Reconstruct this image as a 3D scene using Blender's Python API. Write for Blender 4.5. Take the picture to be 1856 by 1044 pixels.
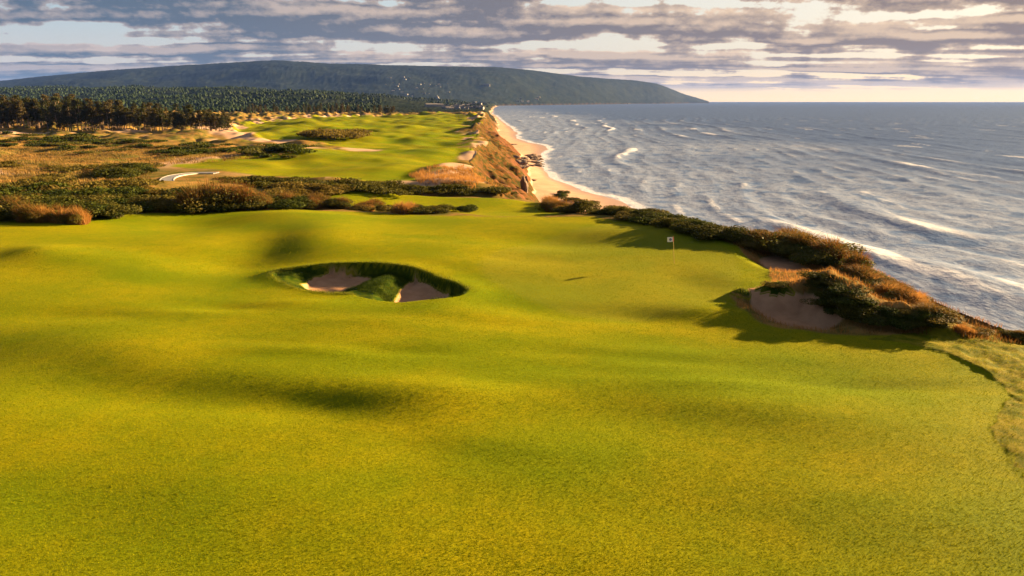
import bpy, math, random
import numpy as np
from mathutils import Vector, Matrix

for o in list(bpy.data.objects):
    bpy.data.objects.remove(o)
scene = bpy.context.scene
COL = scene.collection
random.seed(7)
RNG = np.random.default_rng(11)

# ------------------------------------------------------------------ camera
F_PX = 1237.0                       # focal length in pixels of the 1856 px wide photograph (24 mm)
PITCH = math.atan(339.0 / F_PX)     # horizon sits 339 px above the middle
HC = 38.0                           # camera height above the sea
cam_d = bpy.data.cameras.new('camera')
cam_d.sensor_width = 36.0
cam_d.lens = 36.0 * F_PX / 1856.0
cam_d.clip_start = 0.2
cam_d.clip_end = 120000.0
cam = bpy.data.objects.new('camera', cam_d)
cam.location = (0, 0, HC)
cam.rotation_euler = (math.pi / 2 - PITCH, 0, 0)
COL.objects.link(cam)
scene.camera = cam

# ------------------------------------------------------------------ light
SUN_AZ = math.radians(60.0)         # to the right of the view direction
SUN_EL = math.radians(12.5)
SKY_STRENGTH = 0.05
EXPOSURE = 2.75
SUN_DIR = Vector((math.sin(SUN_AZ) * math.cos(SUN_EL), math.cos(SUN_AZ) * math.cos(SUN_EL), math.sin(SUN_EL)))
sun_d = bpy.data.lights.new('sun', 'SUN')
sun_d.energy = 5.0
sun_d.angle = math.radians(0.6)
sun_d.color = (1.0, 0.65, 0.30)
sun = bpy.data.objects.new('sun', sun_d)
sun.rotation_euler = SUN_DIR.to_track_quat('Z', 'Y').to_euler()
sun.location = (400, 160, 120)
COL.objects.link(sun)
scene.view_settings.view_transform = 'Standard'
scene.view_settings.look = 'None'
scene.view_settings.gamma = 1.0
scene.view_settings.use_curve_mapping = False
scene.view_settings.exposure = EXPOSURE
scene.cycles.use_denoising = True
scene.cycles.max_bounces = 6
scene.cycles.transparent_max_bounces = 6
scene.cycles.volume_bounces = 0


# ------------------------------------------------------------------ a small node language
class X:
    """A socket with arithmetic."""
    def __init__(s, nt, sock):
        s.nt, s.s = nt, sock

    def _m(s, op, *a):
        n = s.nt.nodes.new('ShaderNodeMath')
        n.operation = op
        for i, v in enumerate((s,) + a):
            if isinstance(v, X):
                s.nt.links.new(v.s, n.inputs[i])
            else:
                n.inputs[i].default_value = v
        return X(s.nt, n.outputs[0])

    def __add__(s, o): return s._m('ADD', o)
    __radd__ = __add__
    def __sub__(s, o): return s._m('SUBTRACT', o)
    def __rsub__(s, o): return (s * -1.0) + o
    def __mul__(s, o): return s._m('MULTIPLY', o)
    __rmul__ = __mul__
    def __truediv__(s, o): return s._m('DIVIDE', o)
    def pow(s, o): return s._m('POWER', o)
    def max(s, o): return s._m('MAXIMUM', o)
    def min(s, o): return s._m('MINIMUM', o)
    def abs(s): return s._m('ABSOLUTE')

    def step(s, a, b, lo=0.0, hi=1.0):
        n = s.nt.nodes.new('ShaderNodeMapRange')
        n.interpolation_type = 'SMOOTHSTEP'
        s.nt.links.new(s.s, n.inputs[0])
        for i, v in enumerate((a, b, lo, hi)):
            n.inputs[i + 1].default_value = v
        return X(s.nt, n.outputs[0])


def nmix(nt, fac, a, b):
    n = nt.nodes.new('ShaderNodeMix')
    n.data_type = 'RGBA'
    for sock, v in ((n.inputs[0], fac), (n.inputs[6], a), (n.inputs[7], b)):
        if isinstance(v, X):
            nt.links.new(v.s, sock)
        elif isinstance(v, tuple):
            sock.default_value = (v[0], v[1], v[2], 1)
        else:
            sock.default_value = v
    return X(nt, n.outputs[2])


def ncombine(nt, x, y, z):
    n = nt.nodes.new('ShaderNodeCombineXYZ')
    for i, v in enumerate((x, y, z)):
        if isinstance(v, X):
            nt.links.new(v.s, n.inputs[i])
        else:
            n.inputs[i].default_value = v
    return X(nt, n.outputs[0])


def nsplit(nt, v):
    n = nt.nodes.new('ShaderNodeSeparateXYZ')
    nt.links.new(v.s, n.inputs[0])
    return [X(nt, q) for q in n.outputs]


def nnoise(nt, vec, scale, detail=4.0, rough=0.55, dist=0.0, lac=2.0):
    n = nt.nodes.new('ShaderNodeTexNoise')
    n.inputs['Scale'].default_value = scale
    n.inputs['Detail'].default_value = detail
    n.inputs['Roughness'].default_value = rough
    n.inputs['Distortion'].default_value = dist
    n.inputs['Lacunarity'].default_value = lac
    if vec is not None:
        nt.links.new(vec.s, n.inputs['Vector'])
    return X(nt, n.outputs[0])


def nscale(nt, vec, sx, sy, sz):
    n = nt.nodes.new('ShaderNodeMapping')
    nt.links.new(vec.s, n.inputs[0])
    n.inputs['Scale'].default_value = (sx, sy, sz)
    return X(nt, n.outputs[0])


# ------------------------------------------------------------------ sky
world = bpy.data.worlds.new('World')
scene.world = world
world.use_nodes = True
wt = world.node_tree
wt.nodes.clear()
tc = wt.nodes.new('ShaderNodeTexCoord')
gen = X(wt, tc.outputs['Generated'])
dx, dy, dz = nsplit(wt, gen)
sky_n = wt.nodes.new('ShaderNodeTexSky')
sky_n.sky_type = 'NISHITA'
sky_n.sun_disc = False
sky_n.sun_elevation = SUN_EL
sky_n.sun_rotation = SUN_AZ
sky_n.air_density = 1.0
sky_n.dust_density = 1.6
sky_n.ozone_density = 1.0
clear = X(wt, sky_n.outputs[0])
toward = (dx * math.sin(SUN_AZ) + dy * math.cos(SUN_AZ))          # -1 away from the sun, +1 under it
warm = toward.step(-0.15, 1.15)
CL = 1.0 / (SKY_STRENGTH * 2 ** EXPOSURE)                         # cloud colours below are display values


def cdisp(c):
    return tuple(v * CL for v in c)


zc = dz.max(0.0)
hi = zc.step(0.0, 0.14)
up = zc.step(0.10, 0.55)
veil = nmix(wt, warm, nmix(wt, hi, cdisp((0.74, 0.62, 0.54)), cdisp((0.40, 0.56, 0.66))),
            nmix(wt, hi, cdisp((1.0, 0.80, 0.54)), cdisp((1.0, 0.86, 0.66))))
glow = zc.step(0.0, 0.05, 1.0, 0.0) * warm
veil = nmix(wt, glow, veil, cdisp((2.1, 1.3, 0.40)))
veil = nmix(wt, up, veil, cdisp((0.14, 0.24, 0.40)))
base_sky = nmix(wt, 0.92, clear, veil)


def cloud_field(dzo):
    ze = (dz + dzo).max(0.0)
    q = ze + 0.040
    v = ncombine(wt, dx / q * 0.36 + 3.4, dy / q * 0.80 + 1.7, 0.35)
    big = nnoise(wt, v, 1.0, 2.5, 0.5)
    puff = nnoise(wt, ncombine(wt, dx, dy, ze * 2.0 + 4.0), 17.0, 7.0, 0.60)
    return big + (puff - 0.5) * 0.62


n0 = cloud_field(0.0)
n1 = cloud_field(0.009)
edge = zc.step(0.016, 0.040, 0.11, 0.0)
alpha = (n0 - edge).step(0.380, 0.424)
thick = (n0 - edge).step(0.385, 0.50)
top = ((n0 - n1) * 6.0).max(0.0).min(1.0)
lit = ((1.0 - thick) * 0.70 + top * 0.75).min(1.0)
dark_c = nmix(wt, warm, cdisp((0.088, 0.138, 0.205)), cdisp((0.31, 0.215, 0.175)))
rim_c = nmix(wt, warm, cdisp((0.62, 0.50, 0.45)), cdisp((1.05, 0.74, 0.46)))
cloud_c = nmix(wt, lit, dark_c, rim_c)
sky_c = nmix(wt, alpha * zc.step(0.010, 0.022) * 0.97, base_sky, cloud_c)
bg = wt.nodes.new('ShaderNodeBackground')
wt.links.new(sky_c.s, bg.inputs[0])
bg.inputs[1].default_value = SKY_STRENGTH
wo = wt.nodes.new('ShaderNodeOutputWorld')
wt.links.new(bg.outputs[0], wo.inputs[0])
world.cycles.sampling_method = 'MANUAL'
world.cycles.sample_map_resolution = 512


# ------------------------------------------------------------------ numpy noise
def _hash(ix, iy, seed):
    h = (ix.astype(np.int64) * 374761393 + iy.astype(np.int64) * 668265263 + seed * 974711) & 0xFFFFFFFF
    h = ((h ^ (h >> 13)) * 1274126177) & 0xFFFFFFFF
    h = h ^ (h >> 16)
    return (h & 0xFFFFFF) / float(0xFFFFFF)


def vnoise(x, y, seed=0):
    ix, iy = np.floor(x), np.floor(y)
    fx, fy = x - ix, y - iy
    fx = fx * fx * fx * (fx * (fx * 6 - 15) + 10)
    fy = fy * fy * fy * (fy * (fy * 6 - 15) + 10)
    a, b = _hash(ix, iy, seed), _hash(ix + 1, iy, seed)
    c, d = _hash(ix, iy + 1, seed), _hash(ix + 1, iy + 1, seed)
    return (a + (b - a) * fx) * (1 - fy) + (c + (d - c) * fx) * fy - 0.5


def fbm(x, y, lam, seed=0, octv=3, gain=0.5):
    r, a, s = 0.0, 1.0, 1.0 / lam
    for k in range(octv):
        r = r + a * vnoise((x * 0.8 + y * 0.6) * s, (y * 0.8 - x * 0.6) * s, seed + 17 * k)
        a *= gain
        s *= 2.03
    return r


def sstep(t, a=0.0, b=1.0):
    t = np.clip((t - a) / (b - a), 0, 1)
    return t * t * (3 - 2 * t)


# ------------------------------------------------------------------ from a pixel of the photograph to a place
def ray(px, py):
    u, v = (px - 928.0) / F_PX, (py - 522.0) / F_PX
    return np.array((u, math.cos(PITCH) - v * math.sin(PITCH), -math.sin(PITCH) - v * math.cos(PITCH)))


def W(px, py, z):
    d = ray(px, py)
    t = (z - HC) / d[2]
    return (d[0] * t, d[1] * t)


def poly(pts, z):
    return np.array([W(a, b, z) for a, b in pts])


def sdist(x, y, P, closed=True):
    """Distance to a polygon: positive inside."""
    d = np.full(x.shape, 1e18)
    ins = np.zeros(x.shape, bool)
    n = len(P)
    for i in range(n if closed else n - 1):
        a, b = P[i], P[(i + 1) % n]
        e = b - a
        t = np.clip(((x - a[0]) * e[0] + (y - a[1]) * e[1]) / max(1e-9, (e[0] ** 2 + e[1] ** 2)), 0, 1)
        d = np.minimum(d, (x - a[0] - t * e[0]) ** 2 + (y - a[1] - t * e[1]) ** 2)
        if closed:
            c = ((a[1] > y) != (b[1] > y))
            with np.errstate(divide='ignore', invalid='ignore'):
                ins ^= c & (x < (b[0] - a[0]) * (y - a[1]) / (b[1] - a[1] + 1e-12) + a[0])
    d = np.sqrt(d)
    return np.where(ins, d, -d) if closed else d


def sdist_box(x, y, P, margin):
    """The same, worked out only near the polygon; -margin elsewhere."""
    out = np.full(x.shape, -float(margin))
    lo, hi = P.min(0) - margin, P.max(0) + margin
    k = (x > lo[0]) & (x < hi[0]) & (y > lo[1]) & (y < hi[1])
    if k.any():
        out[k] = np.maximum(sdist(x[k], y[k], P), -margin)
    return out


def smooth_poly(P, n=2):
    P = np.array(P)
    for _ in range(n):
        Q = np.roll(P, -1, 0)
        P = np.stack((0.75 * P + 0.25 * Q, 0.25 * P + 0.75 * Q), 1).reshape(-1, 2)
    return P


# ------------------------------------------------------------------ the lie of the land
CY = [-60, 20, 37, 46, 61, 68, 79, 89, 100, 112, 122, 135, 150, 165, 200, 228, 333, 476, 705, 832, 1500, 2166, 4200, 5200]
XT = [46, 34, 30.3, 29.5, 29.0, 25.0, 18.0, 13.0, 12.0, 11.0, 6, 0.5, -4, -9, -12, -14, -15, -25, -29, -31, -60, -90, -130, -130]
XB = [70, 60, 56, 56, 55, 52, 46, 40, 32, 26, 21, 16, 12, 10, 8, 7, 5, 3, -15, -18, -40, -73, -112, -115]
WY = [-60, 20, 60, 100, 160, 203, 249, 275, 300, 358, 421, 500, 560, 606, 660, 720, 876, 1200, 1569, 2166, 4200, 5200]
XW = [95, 88, 80, 72, 62, 53.5, 43, 40.5, 33, 20.7, 15.8, 22, 30, 27.4, 14, 6, 5, -12, -28, -60, -108, -105]

SHADE = [  # rolls in the turf: pixel centre, half size in pixels, slope of the side away from the sun
    (650, 730, 120, 21, .26), (780, 716, 100, 16, .14), (490, 716, 190, 24, .15), (0, 630, 170, 42, .15), (170, 660, 110, 28, .10),
    (330, 690, 160, 30, .08), (525, 437, 75, 24, .25), (430, 398, 110, 16, .22), (20, 472, 60, 10, .22), (470, 551, 75, 9, .20),
    (1230, 557, 90, 11, .20), (1110, 430, 130, 11, .16), (1085, 627, 110, 9, .08), (1420, 768, 170, 36, .07),
    (1230, 740, 160, 24, .08), (860, 815, 110, 22, .08), (1320, 640, 130, 10, .05), (250, 565, 130, 10, .10), (640, 640, 120, 8, -.10),
    (1450, 690, 160, 10, -.10), (900, 560, 120, 12, -.10), (880, 470, 120, 10, -.08), (250, 470, 160, 12, -.10), (1120, 660, 110, 10, .07),
    (780, 585, 140, 9, -.06), (300, 940, 260, 60, .05), (1450, 930, 260, 50, .05), (1290, 505, 60, 16, .10),
    (960, 600, 320, 46, -.075), (1380, 690, 260, 40, -.06), (260, 520, 220, 26, -.06), (900, 440, 220, 22, -.06)]
SW = []
for px, py, hw, hh, k in SHADE:
    c = W(px, py, 25.0)
    e = W(px + hw, py, 25.0)
    f1, f2 = W(px, py - hh, 25.0), W(px, py + hh, 25.0)
    SW.append((c[0], c[1], 1.3 * abs(e[0] - c[0]), 0.65 * abs(f1[1] - f2[1]), k * 0.86))

RIM_A = smooth_poly(poly([(486, 489), (520, 484), (580, 481), (640, 480), (700, 482), (757, 489), (800, 502), (855, 527), (836, 539),
                          (790, 547), (712, 547), (668, 539), (640, 528), (600, 524), (550, 517), (505, 503)], 25.0), 2)
SAND_A = smooth_poly(poly([(536, 530), (556, 514), (580, 507), (612, 503), (650, 505), (682, 510), (665, 518), (640, 530), (600, 540)], 23.95), 1)
SAND_B = smooth_poly(poly([(700, 575), (727, 530), (748, 511), (770, 520), (796, 531), (820, 537), (822, 570)], 23.95), 1)
RIM_C = smooth_poly(poly([(1336, 532), (1352, 522), (1400, 518), (1470, 524), (1530, 545), (1560, 580), (1520, 592), (1440, 585), (1380, 570), (1345, 550)], 24.9), 2)
SAND_C = smooth_poly(poly([(1354, 545), (1362, 529), (1400, 527), (1450, 532), (1500, 545), (1545, 576), (1520, 590), (1440, 582), (1385, 570)], 24.4), 1)
SAND_D = smooth_poly(poly([(1374, 466), (1388, 458), (1420, 459), (1450, 474), (1500, 486), (1506, 492), (1450, 486), (1420, 490), (1392, 478)], 24.6), 1)
ROUGH_R = poly([(1560, 603), (1640, 614), (1720, 632), (1785, 661), (1822, 688), (1834, 712), (1815, 742), (1798, 780), (1815, 815), (1856, 868), (2000, 960), (2400, 700), (2000, 560), (1720, 590)], 25.0)
FAR_FWY = smooth_poly(poly([(312, 311), (330, 301), (480, 288), (600, 281), (690, 279), (600, 268), (560, 262), (470, 251), (425, 240), (430, 226), (500, 218), (560, 212),
                            (700, 208), (865, 206), (852, 240), (842, 275), (832, 296), (752, 314), (745, 329), (560, 324), (420, 317)], 21.0), 1)
GREEN_2 = smooth_poly([(-38, 113), (-30, 119), (-10, 122), (3, 121), (9, 115), (10.5, 104), (10, 92), (6, 80), (-5, 81), (-14, 98), (-26, 106)], 2)
PUTT = smooth_poly(poly([(840, 470), (1000, 420), (1140, 402), (1240, 428), (1330, 452), (1345, 500), (1320, 540), (1150, 570), (950, 545)], 25.0), 2)
MOWN = smooth_poly(poly([(-700, 420), (-200, 408), (0, 403), (130, 408), (210, 396), (300, 385), (480, 378), (600, 374), (700, 381), (880, 388), (1010, 390), (1120, 398),
                         (1190, 412), (1260, 428), (1315, 440), (1360, 460), (1395, 478), (1412, 500), (1352, 518), (1334, 530), (1345, 552), (1400, 578), (1530, 594), (1700, 597),
                         (1760, 606), (1856, 614), (2400, 640), (2600, 1044), (2200, 1900), (0, 1900), (-1800, 1044)], 25.0), 1)
CREST = [(W(px, py, z), z, w) for px, py, z, w in ((1352, 524, 25.2, 1.1), (1400, 514, 25.7, 1.4), (1458, 504, 26.0, 1.5), (1512, 496, 26.5, 1.9),
                                                  (1560, 522, 26.3, 1.9), (1610, 545, 25.9, 1.7), (1660, 556, 25.7, 1.5), (1705, 583, 25.2, 1.2))]
HILL_PX = [-900, -500, -200, 0, 100, 200, 350, 480, 520, 600, 700, 900, 950, 1000, 1050, 1100, 1150, 1190, 1215, 1240, 1262, 1285]
HILL_PY = [168, 160, 155, 148, 138, 130, 120, 113, 112.5, 118, 120, 123, 127, 133, 139, 143, 146, 152, 161, 171, 177, 184]


def coast(y):
    wig = fbm(y * 1.0, y * 0 + 3.0, 34.0, 5, 4)
    k = np.clip((y - 120) / 120, 0, 1)
    k2 = np.clip((y - 20) / 60, 0, 1)
    xt = np.interp(y, CY, XT) + wig * (1.2 * (1 - k) + 9.0 * k)
    xb = np.interp(y, CY, XB) + fbm(y, y * 0 + 9.0, 60.0, 8, 4) * 12.0 * k
    xw = np.interp(y, WY, XW) + fbm(y, y * 0 + 21.0, 70.0, 3, 3) * 6.0 * k2
    xb = np.maximum(xb, xt + 3.0)
    xw = np.maximum(xw, xb + 1.5)
    return xt, xb, xw


def farpx(x, y):
    return 928 + F_PX * x / np.maximum(y, 1.0) / math.cos(PITCH)


def H(x, y, full=False):
    x = np.asarray(x, float)
    y = np.asarray(y, float)
    shp = x.shape
    x, y = x.ravel(), y.ravel()
    z1 = np.interp(y, [0, 30, 60, 78, 86, 100, 110, 120, 128, 141, 146, 150, 160, 300, 900, 3000], [25.6, 25.1, 25, 25, 24.6, 21.9, 22.0, 22.3, 20.2, 18.2, 19.6, 21, 21.2, 20.5, 19, 17])
    z2 = np.interp(y, [0, 30, 78, 86, 100, 150, 400, 3000], [25.6, 25.2, 25.0, 24.8, 24.0, 22.6, 20.5, 17])
    m = sstep(-x, 40.0 + 0.2 * np.clip(y - 100, 0, 60), 72.0)
    zp = z1 * (1 - m) + z2 * m
    zp = zp - 0.07 * np.clip(x + 14, -22, 20) * sstep(y, 92, 104) * (1 - sstep(y, 120, 130))
    near = 1 - sstep(y, 75, 110)
    zp = zp + 0.65 * near * sstep(-x, 18, 60) * sstep(y, 30, 60)
    zp = zp + near * (fbm(x * 0.6, y, 24.0, 1, 2) * 0.75 + fbm(x * 0.6, y, 8.0, 2, 2) * 0.10 + fbm(x * 0.6, y, 2.6, 9, 2) * 0.030)
    zp = zp + (1 - near) * fbm(x, y, 40.0, 4, 3) * np.interp(y, [80, 140, 300, 900], [0.8, 1.8, 3.6, 5.5])
    zp = zp + (1 - near) * fbm(x, y, 13.0, 6, 2) * np.interp(y, [100, 200, 900], [0.3, 1.0, 1.6])
    n = near > 0.01
    if n.any():
        xs, ys = x[n], y[n]
        dzv = np.zeros(xs.shape)
        for cx, cy, sx, sy, k in SW:
            a, b = (xs - cx) / sx, (ys - cy) / sy
            dzv += k * (0.81 * (xs - cx) + 0.59 * (ys - cy)) * np.exp(-(a * a + b * b))
        zp[n] += dzv * near[n]
    # dunes and hummocks away from the mown ground
    fw = sdist_box(x, y, FAR_FWY, 60.0)
    mown1 = sdist_box(x, y, MOWN, 6.0)
    g2 = sdist_box(x, y, GREEN_2, 6.0)
    fw_e = fw + fbm(x, y, 18.0, 31, 3) * np.interp(y, [100, 300, 900], [2, 14, 50])
    wild = (1 - sstep(np.maximum(np.maximum(fw, mown1), g2), -3, 3)) * sstep(y, 60, 100)
    wild = wild * (1 - np.exp(-((x + 76) / 18.0) ** 4 - ((y - 146) / 30.0) ** 4))
    zp = zp + wild * (np.abs(fbm(x, y, 16.0, 12, 3)) * np.interp(y, [60, 120, 300, 420, 900], [0.5, 1.3, 2.6, 6.0, 8.0]))
    pm = np.exp(-((x + 76) / 17.0) ** 4 - ((y - 150) / 30.0) ** 4)
    zp = zp * (1 - pm) + 22.1 * pm
    # bunkers
    sand = np.zeros(x.shape)
    lip = np.zeros(x.shape)
    b = (y > 25) & (y < 80) & (np.abs(x) < 45)
    if b.any():
        xs, ys = x[b], y[b]
        zz = zp[b]
        jag = fbm(xs, ys, 0.9, 41, 3) * 0.35
        dA = sdist_box(xs, ys, RIM_A, 4.0) + jag * 0.5
        sA = np.maximum(sdist_box(xs, ys, SAND_A, 4.0), sdist_box(xs, ys, SAND_B, 4.0)) + jag
        zz = zz + 0.30 * np.exp(-(dA / 1.6) ** 2) * np.maximum(sstep(ys, 48, 54), sstep(xs, -8, -4) * 0.8)
        zz = np.where(dA > 0, zz * (1 - sstep(dA, 0, .3)) + sstep(dA, 0, .3) * (24.22 + 0.45 * (1 - sstep(sA, -1.6, 0.1)) + fbm(xs, ys, 2.5, 42, 2) * 0.3), zz)
        zz = zz - 0.28 * sstep(sA, -0.1, 0.5)
        dC = sdist_box(xs, ys, RIM_C, 4.0) + jag * 0.3
        sC = sdist_box(xs, ys, SAND_C, 4.0) + jag * 0.5
        zz = zz - 0.65 * sstep(dC, 0, 1.5)
        # the dune behind the right-hand bunker
        dn = np.full(xs.shape, -9.0)
        for (p, za, wa), (q, zb, wb) in zip(CREST[:-1], CREST[1:]):
            ex, ey = q[0] - p[0], q[1] - p[1]
            t = np.clip(((xs - p[0]) * ex + (ys - p[1]) * ey) / (ex * ex + ey * ey), 0, 1)
            d2 = (xs - p[0] - t * ex) ** 2 + (ys - p[1] - t * ey) ** 2
            ww = wa + (wb - wa) * t
            dn = np.maximum(dn, (za + (zb - za) * t - 24.3) * np.exp(-d2 / (ww * ww)) )
        hump = np.maximum(dn, 0) * (1 + fbm(xs, ys, 1.6, 45, 3) * 0.45)
        zz = np.maximum(zz, zz * 0.25 + 0.75 * 24.5 + hump * 0.9) * sstep(hump, 0.03, 0.5) + zz * (1 - sstep(hump, 0.03, 0.5))
        sD = sdist_box(xs, ys, SAND_D, 4.0) + jag * 0.4
        zz = zz - 0.9 * sstep(sD, -2.5, 0.6) * (ys > 50)
        sand[b] = np.maximum(sstep(sA, -0.1, 0.1) * (dA > 0), np.maximum(sstep(sC, -0.12, 0.1) * (hump < 0.9), sstep(sD, -0.2, 0.2)))
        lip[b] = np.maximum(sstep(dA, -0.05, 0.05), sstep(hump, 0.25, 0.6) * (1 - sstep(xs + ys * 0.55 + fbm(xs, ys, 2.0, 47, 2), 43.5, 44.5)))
        zp[b] = zz
    rr = sdist_box(x, y, ROUGH_R, 3.0)
    rough = sstep(rr + fbm(x, y, 1.0, 55, 2) * 0.3, -0.06, 0.06) * (y < 45) * (x > 5)
    zp = zp + rough * (0.06 + 0.12 * fbm(x, y, 0.8, 56, 3))
    # coast
    xt, xb, xw = coast(y)
    t = (x - xt) / (xb - xt)
    zb = 2.2
    tt = np.clip(t, 0, 1)
    s = tt * (1 - 0.25 * np.sin(np.pi * tt)) + 0.0
    gul = np.abs(fbm(x * 0.35, y * 1.3 + x * 0.6, 9.0, 61, 4))
    zc_ = zp * (1 - s) + zb * s - np.sin(np.pi * np.clip(tt, 0, 1)) * gul * np.interp(y, [80, 160, 900], [1.5, 6.0, 9.0])
    zc_ = np.where(t < 0, zp - 0.9 * np.exp(-np.abs(np.minimum(t, 0)) * (xb - xt) / 1.2) * 0.5, zc_)
    zc_ = np.maximum(zc_, np.where(t > 0, zb * 0.6, -99))
    t2 = np.clip((x - xb) / (xw - xb), 0, 1)
    z = np.where(x > xb, zb * (1 - t2) * (0.9) + fbm(x, y, 14.0, 66, 3) * 0.3 * (1 - t2), zc_)
    z = np.where(x > xw, np.maximum(-0.06 * (x - xw), -4.0), z)
    # far country
    fpx = farpx(x, y)
    far = sstep(y, 1000, 3200)
    rid = np.interp(fpx, [-900, 0, 120, 250, 330, 420, 520, 620, 700, 780, 850, 900], [80, 78, 84, 92, 84, 84, 76, 66, 52, 34, 22, 16])
    zf = 18 + (rid - 18) * far * (1 + 0.35 * fbm(x, y, 700.0, 71, 3)) + fbm(x, y, 240.0, 72, 3) * 22 * sstep(y, 900, 2000)
    onland = x < xw
    z = np.where((y > 900) & (x < xt), z * (1 - sstep(y, 900, 1300)) + sstep(y, 900, 1300) * np.maximum(zf, 6), z)
    y0 = np.where(fpx > 1287, 30000.0, 4900 + 8100 * np.clip((fpx - 500) / 785, 0, 1) ** 3)
    y1 = y0 + np.interp(fpx, [600, 1285], [3400, 1800])
    zr = HC + (183 - np.interp(fpx, HILL_PX, HILL_PY)) / F_PX * math.cos(PITCH) ** 2 * y1
    sh = sstep(y, y0, y1)
    sh = np.clip((y - y0) / (y1 - y0), 0, 1)
    sh = sh * sh * (3 - 2 * sh) * 0.55 + 0.45 * np.sin(sh * np.pi / 2)
    zh = 9.0 * (1 - sh) + zr * sh + fbm(x, y, 1500.0, 75, 4) * 300 * sh * (1 - sh) + fbm(x, y, 260.0, 76, 3) * 42 * np.sqrt(sh * (1 - sh) + 1e-9)
    zh = np.where(fpx > 1285, -6, zh)
    z = np.where((y > y0) & (y > 4800), np.maximum(zh, np.where((fpx < 905), np.minimum(z, 60), 0.0)), z)
    z = np.where((y > 5200) & (y <= y0), np.where(fpx < 905, np.maximum(z, 5), -6), z)
    if not full:
        return z.reshape(shp)
    # covers
    putt = sstep(sdist_box(x, y, PUTT, 3.0), -0.6, 0.6) * near
    mw = np.maximum(sstep(mown1 + fbm(x, y, 2.5, 51, 2) * 0.9, -0.15, 0.15), np.maximum(sstep(fw_e, -1.5, 1.5), sstep(g2, -0.6, 0.6)))
    mw = mw * (t < 0.02) * (y < 1100) * (1 - sand)
    soil = np.where((t > 0) & (x < xb), sstep(fbm(x * 0.5, y * 1.2 + x * 0.5, 9.0, 81, 4) * 1.5 + t * 0.8 - 0.42, -0.1, 0.4), 0.0)
    beach = (x >= xb - 0.4) & (y < 5200)
    waste = (1 - mw) * sstep(fbm(x, y, 22.0, 83, 4) + 0.62 * np.exp(-((fw_e + 6) / 9.0) ** 2) * (y > 150) + 0.30 * np.exp(-((y - 370) / 40.0) ** 2) * (x < -80), 0.44, 0.62) * (t < 0) * (y > 110) * (y < 900) * (1 - pm)
    wet = np.clip(np.where(beach, sstep(t2, 0.45, 0.95), 0), 0, 1)
    sand2 = np.maximum(np.maximum(sand, np.where(beach, 1.0, 0.0)), waste * 0.85)
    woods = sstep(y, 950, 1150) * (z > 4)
    rs = lambda a: np.asarray(a, float).reshape(shp)
    return dict(z=rs(z), mown=rs(mw), putt=rs(putt), sand=rs(sand2), bunker=rs(sand), soil=rs(soil), rough=rs(np.maximum(rough * 0.42, lip * (1 - sand))), wet=rs(wet),
                beach=rs(beach), woods=rs(woods), t=rs(t), xw=rs(xw))


def G(px, py):
    """Where the line of sight through a pixel meets the land sheet."""
    d = ray(px, py)
    az = math.atan2(d[0], d[1])
    j = min(max(int(np.searchsorted(LAND_T, az)), 1), len(LAND_T) - 1)
    f = (az - LAND_T[j - 1]) / (LAND_T[j] - LAND_T[j - 1])
    zcol = LAND_Z[:, j - 1] * (1 - f) + LAND_Z[:, j] * f
    zray = HC + LAND_R * d[2] / math.hypot(d[0], d[1])
    below = zray < zcol
    i = max(int(np.argmax(below)) if below.any() else len(LAND_R) - 1, 1)
    g0, g1 = zray[i - 1] - zcol[i - 1], zray[i] - zcol[i]
    t = g0 / (g0 - g1 + 1e-9)
    r = LAND_R[i - 1] + t * (LAND_R[i] - LAND_R[i - 1])
    return Vector((r * math.sin(az), r * math.cos(az), zcol[i - 1] + t * (zcol[i] - zcol[i - 1])))


# ------------------------------------------------------------------ object helpers
def mesh_obj(name, verts, faces, mat, parent=None, smooth=False):
    me = bpy.data.meshes.new(name)
    me.from_pydata([tuple(v) for v in verts], [], [tuple(f) for f in faces])
    if mat:
        me.materials.append(mat)
    if smooth:
        me.polygons.foreach_set('use_smooth', np.ones(len(me.polygons), bool))
    me.update()
    o = bpy.data.objects.new(name, me)
    COL.objects.link(o)
    o.parent = parent
    return o


def np_mesh(name, V, Fc, mat, normals=None, attrs=None, smooth=True):
    """V (n,3), Fc (m,k) with k = 3 or 4."""
    me = bpy.data.meshes.new(name)
    k = Fc.shape[1]
    me.vertices.add(len(V))
    me.vertices.foreach_set('co', np.ascontiguousarray(V, np.float32).ravel())
    me.loops.add(Fc.size)
    me.loops.foreach_set('vertex_index', np.ascontiguousarray(Fc, np.int32).ravel())
    me.polygons.add(len(Fc))
    me.polygons.foreach_set('loop_start', np.arange(0, Fc.size, k, dtype=np.int32))
    me.polygons.foreach_set('use_smooth', np.full(len(Fc), smooth))
    me.update(calc_edges=True)
    for an, av in (attrs or {}).items():
        at = me.attributes.new(an, 'FLOAT_COLOR', 'POINT')
        c = np.ones((len(V), 4), np.float32)
        c[:, :av.shape[1]] = av
        at.data.foreach_set('color', c.ravel())
    if mat:
        me.materials.append(mat)
    if normals is not None:
        me.normals_split_custom_set_from_vertices(np.ascontiguousarray(normals, np.float32))
    me.validate()
    return me


def link(name, me, parent=None):
    o = bpy.data.objects.new(name, me)
    COL.objects.link(o)
    o.parent = parent
    return o


def tag(o, label=None, cat=None, group=None, kind=None):
    for k, v in (('label', label), ('category', cat), ('group', group), ('kind', kind)):
        if v:
            o[k] = v
    return o


# ------------------------------------------------------------------ materials
def new_mat(name):
    m = bpy.data.materials.new(name)
    m.use_nodes = True
    nt = m.node_tree
    bs = nt.nodes['Principled BSDF']
    return m, nt, bs


def pos(nt):
    g = nt.nodes.new('ShaderNodeNewGeometry')
    return X(nt, g.outputs['Position'])


def attr(nt, name):
    a = nt.nodes.new('ShaderNodeAttribute')
    a.attribute_name = name
    return nsplit(nt, X(nt, a.outputs['Color']))


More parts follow.
